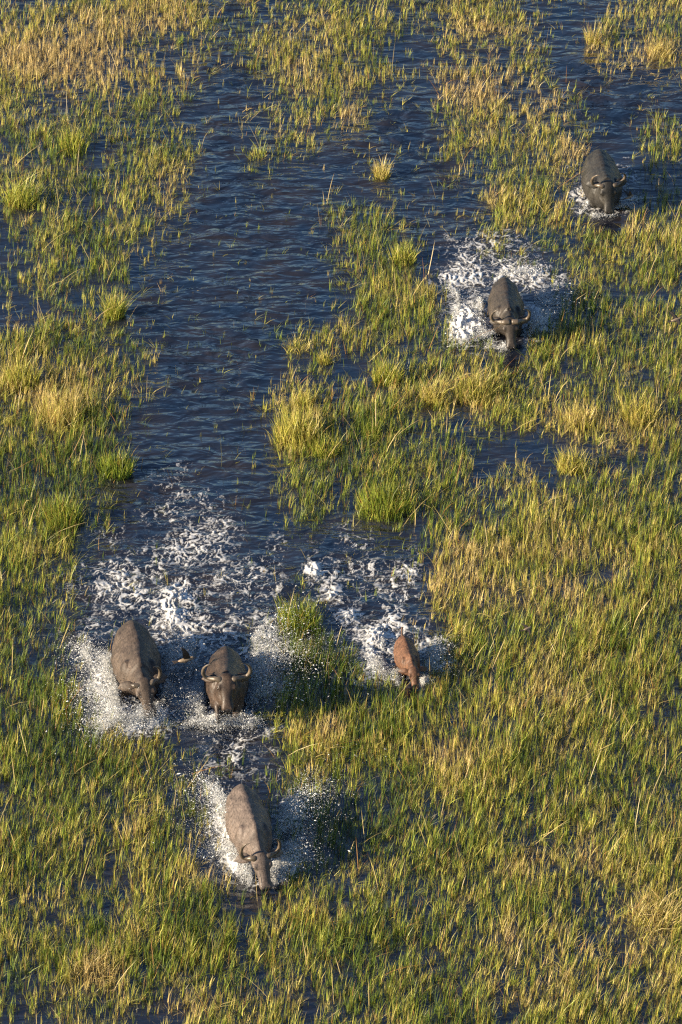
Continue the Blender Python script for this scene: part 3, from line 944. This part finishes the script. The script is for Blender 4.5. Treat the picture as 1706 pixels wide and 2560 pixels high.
H_MUD = mat_hide('muddy_hide', (0.050, 0.039, 0.033), (0.140, 0.108, 0.090), (0.045, 0.034, 0.03), 0.70, 3.4)
H_BROWN = mat_hide('brown_hide', (0.030, 0.023, 0.019), (0.088, 0.065, 0.050), (0.022, 0.018, 0.016), 0.66, 3.2)
H_DKBROWN = mat_hide('dark_brown_hide', (0.021, 0.015, 0.012), (0.070, 0.047, 0.034), (0.022, 0.017, 0.014), 0.56, 3.6, 0.5)
H_GREY = mat_hide('grey_brown_hide', (0.018, 0.0155, 0.0135), (0.054, 0.043, 0.034), (0.020, 0.017, 0.015), 0.6, 3.2, 0.5)
H_DARK = mat_hide('charcoal_hide', (0.016, 0.015, 0.0135), (0.040, 0.036, 0.031), (0.018, 0.017, 0.015), 0.58, 3.2, 0.5)
H_CALF = mat_hide('calf_hide', (0.055, 0.029, 0.018), (0.165, 0.082, 0.046), (0.075, 0.035, 0.018), 0.56, 5.0, 0.6)

HERD = 'buffalo running through the flooded grass'
buffalo('buffalo', 'light brown muddy buffalo nearest the camera, head stretched down', 'buffalo', HERD, (630, 2040), H_MUD, 0.98, -79, 0.98, 0.02, 0, (1.30, 0.0, 1.10), 47, 5, 0, horn_span=0.78, horn_mat=M_HORN_D)
buffalo('buffalo', 'grey-brown buffalo left of the middle, turning its head, one curved horn showing', 'buffalo', HERD, (345, 1628), H_BROWN, 1.04, -82, 1.06, 0.0, 0, (1.20, 0.02, 1.24), 52, 14, 10, horns=(1.0, 0.4), horn_span=0.7)
buffalo('buffalo', 'dark brown buffalo with raised head and both horns, behind the nearest one', 'buffalo', HERD, (566, 1668), H_DKBROWN, 1.0, -88, 0.98, 0.06, -10, (1.00, 0.0, 1.50), 60, 2, 0, legs={'fl': (0.15, -0.05), 'fr': (0.48, 0.40), 'rl': (-0.12, 0.0), 'rr': (0.1, 0.0)}, horn_span=0.94)
buffalo('buffalo', 'dark grey buffalo with pale horn boss in a ring of white foam', 'buffalo', HERD, (1270, 748), H_GREY, 0.93, -87, 0.97, 0.04, 0, (1.12, 0.0, 1.26), 56, 2, 0, horn_span=0.92, boss=1.06, horn_mat=M_HORN)
buffalo('buffalo', 'charcoal buffalo farthest away at the upper right, wading slowly', 'buffalo', HERD, (1512, 428), H_DARK, 1.02, -86, 1.04, -0.08, 0, (0.96, 0.0, 1.44), 64, 5, 0, horn_span=0.76)
buffalo('buffalo_calf', 'small reddish brown hornless calf running between foam trails', 'calf', None, (1023, 1630), H_CALF, 0.56, -80, 1.0, 0.26, 0, (1.24, 0.0, 1.22), 46, 0, 0, calf=True, tail_up=True, head_scale=1.3)


# ------------------------------------------------------------------ foam on the water
FOAM_BLOBS = {   # (u, v, radius u, radius v, strength)
    'left': [(300, 1470, 130, 60, .75), (420, 1480, 60, 60, 1.05), (430, 1540, 50, 45, 1.1), (450, 1400, 150, 60, .62), (520, 1330, 80, 50, .6), (450, 1290, 130, 50, .42), (440, 1190, 60, 40, .40), (480, 1240, 120, 40, .30),
             (600, 1450, 120, 70, .55), (620, 1530, 100, 50, .6), (220, 1440, 50, 40, .55), (270, 1340, 60, 30, .42), (260, 1560, 50, 50, .75), (500, 1590, 130, 60, .7), (690, 1360, 22, 45, .75), (660, 1600, 80, 70, .6),
             (200, 1600, 90, 60, .35), (430, 1650, 70, 90, .6), (305, 1790, 85, 48, 1.35), (255, 1700, 45, 60, 1.2), (390, 1800, 45, 34, 1.1), (530, 1790, 50, 34, 1.2), (610, 1795, 45, 30, 1.0)],
    'calf': [(785, 1435, 28, 30, .95), (830, 1490, 32, 28, .95), (880, 1545, 42, 28, 1.0), (940, 1590, 55, 34, 1.1), (1030, 1430, 35, 50, .7), (900, 1420, 110, 50, .48), (880, 1350, 100, 40, .40), (960, 1480, 70, 50, .65),
             (820, 1310, 70, 25, .3), (930, 1650, 60, 45, .9), (1080, 1640, 60, 50, .9), (990, 1690, 80, 25, .7), (850, 1620, 60, 40, .45), (1000, 1560, 60, 40, .8)],
    'upper': [(1200, 640, 100, 50, .5), (1160, 700, 60, 50, .8), (1180, 800, 62, 50, 1.3), (1165, 840, 55, 36, .9), (1345, 690, 60, 45, .8), (1390, 740, 50, 40, .75), (1340, 805, 40, 50, 1.2), (1270, 670, 80, 40, .8), (1230, 600, 90, 36, .42),
              (1120, 740, 30, 50, .6), (1330, 620, 40, 26, .4), (1220, 860, 60, 30, .8)],
    'far': [(1450, 430, 30, 40, .55), (1460, 480, 40, 35, .65), (1500, 520, 60, 22, .85), (1560, 450, 30, 50, .5), (1570, 500, 40, 20, .6), (1440, 520, 30, 25, .4)],
    'near': [(600, 1860, 90, 40, .55), (560, 1910, 70, 40, .5), (660, 1830, 50, 30, .6), (630, 1930, 70, 30, .5), (572, 2075, 42, 70, 1.2), (728, 2060, 40, 66, 1.15), (640, 2200, 70, 30, .55), (735, 2140, 50, 60, .75), (545, 1990, 35, 40, .6), (595, 2150, 42, 42, 1.3), (705, 2160, 36, 36, 1.15)],
}


def foam_density(u, v, blobs):
    d = np.zeros(u.shape)
    for (a, b, ru, rv, k) in blobs:
        g = k * np.exp(-(((u - a) / ru) ** 2 + ((v - b) / rv) ** 2) * 0.75)
        d = np.maximum(d, g) + 0.25 * np.minimum(d, g)
    return d


def build_foam(key, label):
    blobs = FOAM_BLOBS[key]
    us = np.array([(b[0] - 2 * b[2], b[0] + 2 * b[2]) for b in blobs]); vs = np.array([(b[1] - 2 * b[3], b[1] + 2 * b[3]) for b in blobs])
    pa = ground(us.min(), vs.max()); pb = ground(us.max(), vs.min()); pc = ground(us.min(), vs.min()); pd = ground(us.max(), vs.max())
    x0 = min(pa[0], pc[0]); x1 = max(pb[0], pd[0]); y0, y1 = pa[1], pb[1]
    st = 0.023
    X, Yv = np.meshgrid(np.arange(x0, x1, st), np.arange(y0, y1, st * 1.15))
    u, v = survey(X, Yv)
    D = foam_density(u, v, blobs)
    D = D * (0.86 + 0.75 * fbm(N6, X * 0.85 + 3, Yv * 0.6, 3))
    wx = X + 0.17 * fbm(N1, X * 2.2, Yv * 2.0, 2) + 0.07 * N2(X * 5, Yv * 5) + 0.035 * N5(X * 14, Yv * 12)
    wy = Yv + 0.24 * fbm(N3, X * 2.2 + 5, Yv * 1.7, 2) + 0.07 * N4(X * 5, Yv * 5) + 0.035 * N6(X * 14, Yv * 12)
    v1 = np.exp(-(fbm(N5, wx * 2.9, wy * 1.9, 3) / 0.11) ** 2)
    v2 = np.exp(-(N6(wx * 6.2, wy * 4.0) / 0.15) ** 2)
    v3 = np.exp(-(N1(wx * 13, wy * 8.0) / 0.18) ** 2)
    fine = N4(wx * 18, wy * 10)
    patch = 0.5 + 0.9 * fbm(N2, X * 1.3, Yv * 0.9, 3)
    lace = np.maximum(np.maximum(v1, 0.88 * v2), 0.66 * v3) * (0.72 + 0.45 * patch) + 0.13 * fine
    m = lace * 1.0 - (1.06 - 0.86 * D)
    veil = 0.55 * (D - 0.74) + 0.14 * fbm(N3, X * 7, Yv * 4.5, 3) - 0.03
    m = np.maximum(m, np.minimum(veil, 0.30))
    m = m - 0.6 * sstep(0.20, 0.05, D)
    relief = 0.018 + 0.075 * np.clip(D - 0.35, 0, 0.8) * (0.8 + 0.8 * N3(X * 3, Yv * 3))
    relief = relief + 0.26 * np.clip(D - 0.85, 0, 0.35) * np.clip(0.9 + 1.3 * fbm(N5, X * 3.2, Yv * 3.0, 3), 0.1, 2)
    z = wave(X, Yv, ruffle(X.ravel(), Yv.ravel()).reshape(X.shape)) + 0.006 + np.where(m > 0, relief * np.clip(m, 0, 1) ** 0.75 * (1 + 0.55 * N4(X * 8, Yv * 8)), 0) + 0.012
    ny_, nx_ = X.shape
    ids = np.arange(nx_ * ny_).reshape(ny_, nx_)
    f = np.stack([ids[:-1, :-1], ids[:-1, 1:], ids[1:, 1:], ids[1:, :-1]], -1).reshape(-1, 4)
    good = (m.ravel()[f] > -0.35).any(1)
    f = f[good]
    used, inv = np.unique(f.ravel(), return_inverse=True)
    V = np.stack([X, Yv, z], -1).reshape(-1, 3)[used]
    me = quads_mesh('foam', V, inv.reshape(-1, 4), M_FOAM, True)
    ta = me.attributes.new('thickness', 'FLOAT', 'POINT')
    ta.data.foreach_set('value', m.ravel()[used].astype(np.float32))
    print('foam', key, len(f))
    tag(link('foam', me), label, 'foam', kind='stuff')


build_foam('left', 'wide lacy white foam wake behind the two left buffalo')
build_foam('calf', 'V-shaped white foam wake trailing behind the reddish calf')
build_foam('upper', 'white foam ring around the dark grey buffalo with pale boss')
build_foam('far', 'thin foam fringe round the farthest charcoal buffalo')
build_foam('near', 'broken foam on dark water between the middle and the nearest buffalo')


# ------------------------------------------------------------------ thrown water
TETV = np.array([(1, 1, 1), (1, -1, -1), (-1, 1, -1), (-1, -1, 1)], float) * 0.75
TETF = np.array([(0, 1, 2), (0, 3, 1), (0, 2, 3), (1, 3, 2)])
OCTV = np.array([(1, 0, 0), (-1, 0, 0), (0, 1, 0), (0, -1, 0), (0, 0, 1), (0, 0, -1)], float)
OCTF = np.array([(0, 2, 4), (2, 1, 4), (1, 3, 4), (3, 0, 4), (2, 0, 5), (1, 2, 5), (3, 1, 5), (0, 3, 5)])


def droplets(P, r, vel, rg):
    """tetrahedra for the finest drops, octahedra for the rest, drawn out along their flight"""
    out_v = []; out_f = []; off = 0
    d = vel / (np.linalg.norm(vel, axis=1)[:, None] + 1e-9)
    e1 = np.cross(d, rg.normal(0, 1, d.shape)); e1 /= (np.linalg.norm(e1, axis=1)[:, None] + 1e-9)
    e2 = np.cross(d, e1)
    st = np.clip(rg.lognormal(0.35, 0.5, len(P)), 0.8, 5.0)
    for sel, bv, bf in ((r < 0.009, TETV, TETF), (r >= 0.009, OCTV, OCTF)):
        n = int(sel.sum())
        if not n: continue
        v = bv[None] * r[sel][:, None, None]
        w = P[sel][:, None, :] + d[sel][:, None, :] * (v[..., 0:1] * st[sel][:, None, None]) + e1[sel][:, None, :] * v[..., 1:2] + e2[sel][:, None, :] * v[..., 2:3]
        out_v.append(w.reshape(-1, 3))
        out_f.append((bf[None] + (np.arange(n) * len(bv))[:, None, None] + off).reshape(-1, 3))
        off += n * len(bv)
    return np.vstack(out_v), np.vstack(out_f)


def splash(label, plumes, seed):
    """plume: u, v on the water, azimuth (0 right, 90 away, 180 left, 270 to the camera), fan, speed lo, hi, elevation lo, hi, drops, length of the source px, source azimuth"""
    rg = np.random.default_rng(seed)
    PP = []; RR = []; VV = []
    for (u, v, az, fan, s0, s1, e0, e1, n, ln, la) in plumes:
        n = int(n * 2.9)
        c = ground(u, v)
        K = max(12, n // 80)
        jaz = R(az) + rg.normal(0, R(fan) * 0.6, K); js = rg.uniform(s0 * 0.5, s1, K); je = R(1) * rg.uniform(e0, e1, K)
        jb = rg.uniform(-0.5, 0.5, K) * ln / 108.0
        jt = rg.uniform(0.55, 1.0, K)
        w = rg.gamma(0.7, 1.0, K); w /= w.sum()
        j = rg.choice(K, n, p=w)
        sp = js[j] * rg.normal(1, 0.17, n); a = jaz[j] + rg.normal(0, 0.10, n); e = je[j] + rg.normal(0, 0.07, n)
        vz = sp * np.sin(e); vh = sp * np.cos(e)
        tmax = 2 * np.clip(vz, 0.2, None) / 9.8
        t = tmax * np.clip(rg.beta(1.25, 1.9, n) * jt[j], 0.02, 1.0)
        b = jb[j] + rg.normal(0, 0.05, n)
        x = c[0] + np.cos(R(la)) * b + np.cos(a) * vh * t + rg.normal(0, 0.02 + 0.03 * t, n)
        y = c[1] + np.sin(R(la)) * b + np.sin(a) * vh * t + rg.normal(0, 0.02 + 0.03 * t, n)
        z = 0.01 + vz * t - 4.9 * t * t + rg.normal(0, 0.02, n)
        ok = z > 0.0
        PP.append(np.stack([x, y, z], -1)[ok])
        q = rg.uniform(0, 1, n)
        r = np.where(q < 0.91, rg.uniform(0.0026, 0.0048, n), np.where(q < 0.985, rg.uniform(0.006, 0.010, n), rg.uniform(0.010, 0.021, n)))
        RR.append(r[ok]); VV.append(np.stack([np.cos(a) * vh, np.sin(a) * vh, vz - 9.8 * t], -1)[ok])
    P = np.vstack(PP); r = np.concatenate(RR)
    V, F = droplets(P, r, np.vstack(VV), rg)
    me = quads_mesh('splash', V, F, M_SPRAY)
    print('splash', len(P))
    tag(link('splash', me), label, 'splash', kind='stuff')


splash('white fan of spray thrown up on both sides of the nearest buffalo', [
    (598, 2060, 185, 35, 2.2, 4.6, 35, 68, 4500, 150, 100), (612, 2150, 200, 40, 1.8, 3.8, 30, 65, 4500, 120, 110), (630, 2185, 235, 40, 1.5, 2.8, 35, 70, 1600, 60, 90),
    (690, 2060, -5, 35, 2.2, 4.8, 35, 68, 4500, 150, 80), (692, 2150, -20, 40, 1.8, 3.8, 30, 65, 4200, 120, 70), (690, 2190, -60, 50, 1.5, 3.0, 35, 70, 1500, 60, 90), (560, 2010, 150, 40, 2.0, 3.8, 40, 70, 1200, 60, 90)], 101)
splash('big white spray bursting in front of the buffalo on the left', [
    (292, 1690, 185, 35, 2.0, 4.2, 35, 70, 4200, 140, 95), (305, 1770, 210, 50, 2.0, 4.6, 32, 70, 6400, 140, 100), (330, 1805, 250, 60, 2.0, 4.2, 35, 72, 6200, 130, 20), (370, 1780, -60, 50, 1.4, 2.8, 40, 75, 1800, 60, 60),
    (410, 1690, 10, 60, 1.6, 3.8, 40, 75, 3600, 200, 90), (230, 1640, 160, 40, 1.6, 3.2, 40, 70, 1500, 60, 90)], 102)
splash('misty spray around the raised-head buffalo in the middle', [
    (515, 1760, 190, 50, 1.6, 3.2, 40, 75, 3600, 100, 90), (540, 1810, 240, 60, 1.6, 3.6, 35, 72, 3600, 120, 0), (600, 1810, -70, 60, 1.4, 2.8, 40, 75, 2200, 80, 0), (618, 1720, -5, 45, 2.2, 5.2, 30, 62, 4600, 180, 90),
    (622, 1650, 20, 45, 2.2, 5.2, 30, 62, 3400, 160, 90), (480, 1660, 120, 70, 1.6, 3.4, 45, 75, 1800, 120, 90)], 103)
splash('two low wings of spray beside the reddish calf', [
    (965, 1670, 185, 40, 1.2, 2.6, 18, 45, 3400, 90, 100), (1000, 1695, 220, 40, 1.2, 2.2, 30, 65, 1600, 50, 90), (1060, 1660, 0, 40, 1.4, 3.0, 30, 65, 3600, 100, 80), (1055, 1695, -40, 40, 1.2, 2.2, 30, 65, 1300, 50, 90), (960, 1610, 120, 50, 1.0, 2.0, 30, 65, 1400, 60, 90)], 104)
splash('boiling white spray in front of the dark grey buffalo with pale boss', [
    (1215, 800, 185, 45, 1.2, 3.2, 15, 55, 3800, 220, 95), (1190, 850, 230, 60, 1.0, 2.6, 25, 65, 3000, 140, 30), (1325, 830, 20, 30, 1.8, 3.2, 55, 80, 2600, 60, 80), (1340, 770, 0, 40, 1.6, 3.8, 20, 50, 3000, 160, 90),
    (1250, 870, 250, 60, 1.0, 2.0, 30, 70, 1300, 60, 0), (1300, 690, 60, 60, 1.2, 2.4, 20, 60, 1300, 120, 0), (1150, 760, 170, 50, 1.0, 2.2, 20, 60, 1200, 120, 90)], 105)
splash('low splash at the muzzle of the farthest buffalo', [
    (1545, 520, -20, 45, 1.0, 2.2, 35, 70, 1000, 50, 20), (1510, 540, 260, 60, 0.8, 1.8, 30, 65, 1000, 60, 0), (1470, 520, 190, 45, 0.8, 1.6, 30, 60, 600, 60, 60)], 106)

# ------------------------------------------------------------------ birds
M_WING = mat_plain('wing_feathers', (0.022, 0.016, 0.012), (0.055, 0.040, 0.028), 30, 0.7, 0.4)
M_BELLY = mat_plain('buff_feathers', (0.14, 0.10, 0.065), (0.30, 0.225, 0.145), 30, 0.7, 0.3)
M_BEAK = mat_plain('beak', (0.05, 0.03, 0.02), (0.10, 0.05, 0.03), 30, 0.4, 0.2)


def wing_shape(side, L, up, sweep):
    """a cambered wing of real thickness with a stepped feather edge; up = dihedral in degrees"""
    V = []; F = []; n = 9
    for i in range(n):
        t = i / (n - 1)
        ch = 0.11 * (1 - 0.25 * t - 0.6 * t ** 3) + 0.006
        y = side * L * t * math.cos(R(up)); z = L * t * math.sin(R(up)) - 0.03 * t * t
        xc = 0.035 - sweep * t * t
        notch = 0.012 * (i % 2) * (t > 0.4)
        for (dx, dz) in ((0.40, 0.0), (0.1, 0.008), (-0.60, 0.0), (0.1, -0.003)):
            V.append((xc + dx * ch + (notch if dx < 0 else 0), y, z + dz))
    for i in range(n - 1):
        for k in range(4):
            a = i * 4 + k; b = i * 4 + (k + 1) % 4
            F.append((a, b, b + 4, a + 4))
    F.append((0, 1, 2, 3)); F.append(tuple((n - 1) * 4 + k for k in (3, 2, 1, 0)))
    return V, F


def bird(label, u, v, z, heading, roll, up_l, up_r, scale):
    root = empty('bird')
    X = Vector((1, 0, 0)); Y = Vector((0, 1, 0)); Z = Vector((0, 0, 1))
    R_ = [(-0.12, 0.012, 0.0), (-0.08, 0.026, 0.0), (-0.02, 0.040, 0.0), (0.04, 0.040, 0.004), (0.075, 0.030, 0.012), (0.095, 0.027, 0.018), (0.12, 0.028, 0.020), (0.138, 0.018, 0.018), (0.145, 0.006, 0.016)]
    link('body', py_mesh('body', ring_loft([(Vector((x, 0, z_)), Y, Z, w, w * 0.9, w * 0.95, 2.0) for (x, w, z_) in R_], 14), M_BELLY), root)
    link('wing', py_mesh('wing', wing_shape(1, 0.27, up_l, 0.09), M_WING, False), root)
    link('wing', py_mesh('wing', wing_shape(-1, 0.27, up_r, 0.09), M_WING, False), root)
    tv = [(-0.10, 0.014, 0.005), (-0.10, -0.014, 0.005), (-0.21, -0.040, 0.0), (-0.195, 0.0, 0.0), (-0.21, 0.040, 0.0)]
    tv2 = [(x, y, z_ - 0.006) for (x, y, z_) in tv]
    tf = [(0, 1, 2, 3, 4), (9, 8, 7, 6, 5)] + [(i, i + 5, (i + 1) % 5 + 5, (i + 1) % 5) for i in range(5)]
    link('tail', py_mesh('tail', (tv + tv2, tf), M_WING, False), root)
    link('beak', py_mesh('beak', tube([(0.138, 0, 0.016), (0.155, 0, 0.014), (0.172, 0, 0.008)], [0.009, 0.006, 0.001], 8, ref=(0, 1, 0)), M_BEAK), root)
    g = ground(u, v, z)
    root.location = g
    root.rotation_euler = (R(roll), 0, R(heading)); root.scale = (scale,) * 3
    tag(root, label, 'bird', 'small birds flying low among the buffalo')


bird('dark-winged bird with raised wing flying between the two left buffalo', 464, 1650, 0.9, 20, 10, 78, 72, 1.4)
bird('small brown bird with spread wings beside the farthest buffalo', 1573, 493, 0.5, 35, -15, 55, 60, 1.0)
bird('bird half cut off by the right frame edge', 1690, 800, 1.0, 25, 10, 25, 20, 1.05)
bird('tiny pale bird gliding over grass right of the calf', 1318, 1572, 1.0, 30, 15, 5, 8, 0.75)

build_sward()
build_tussocks()
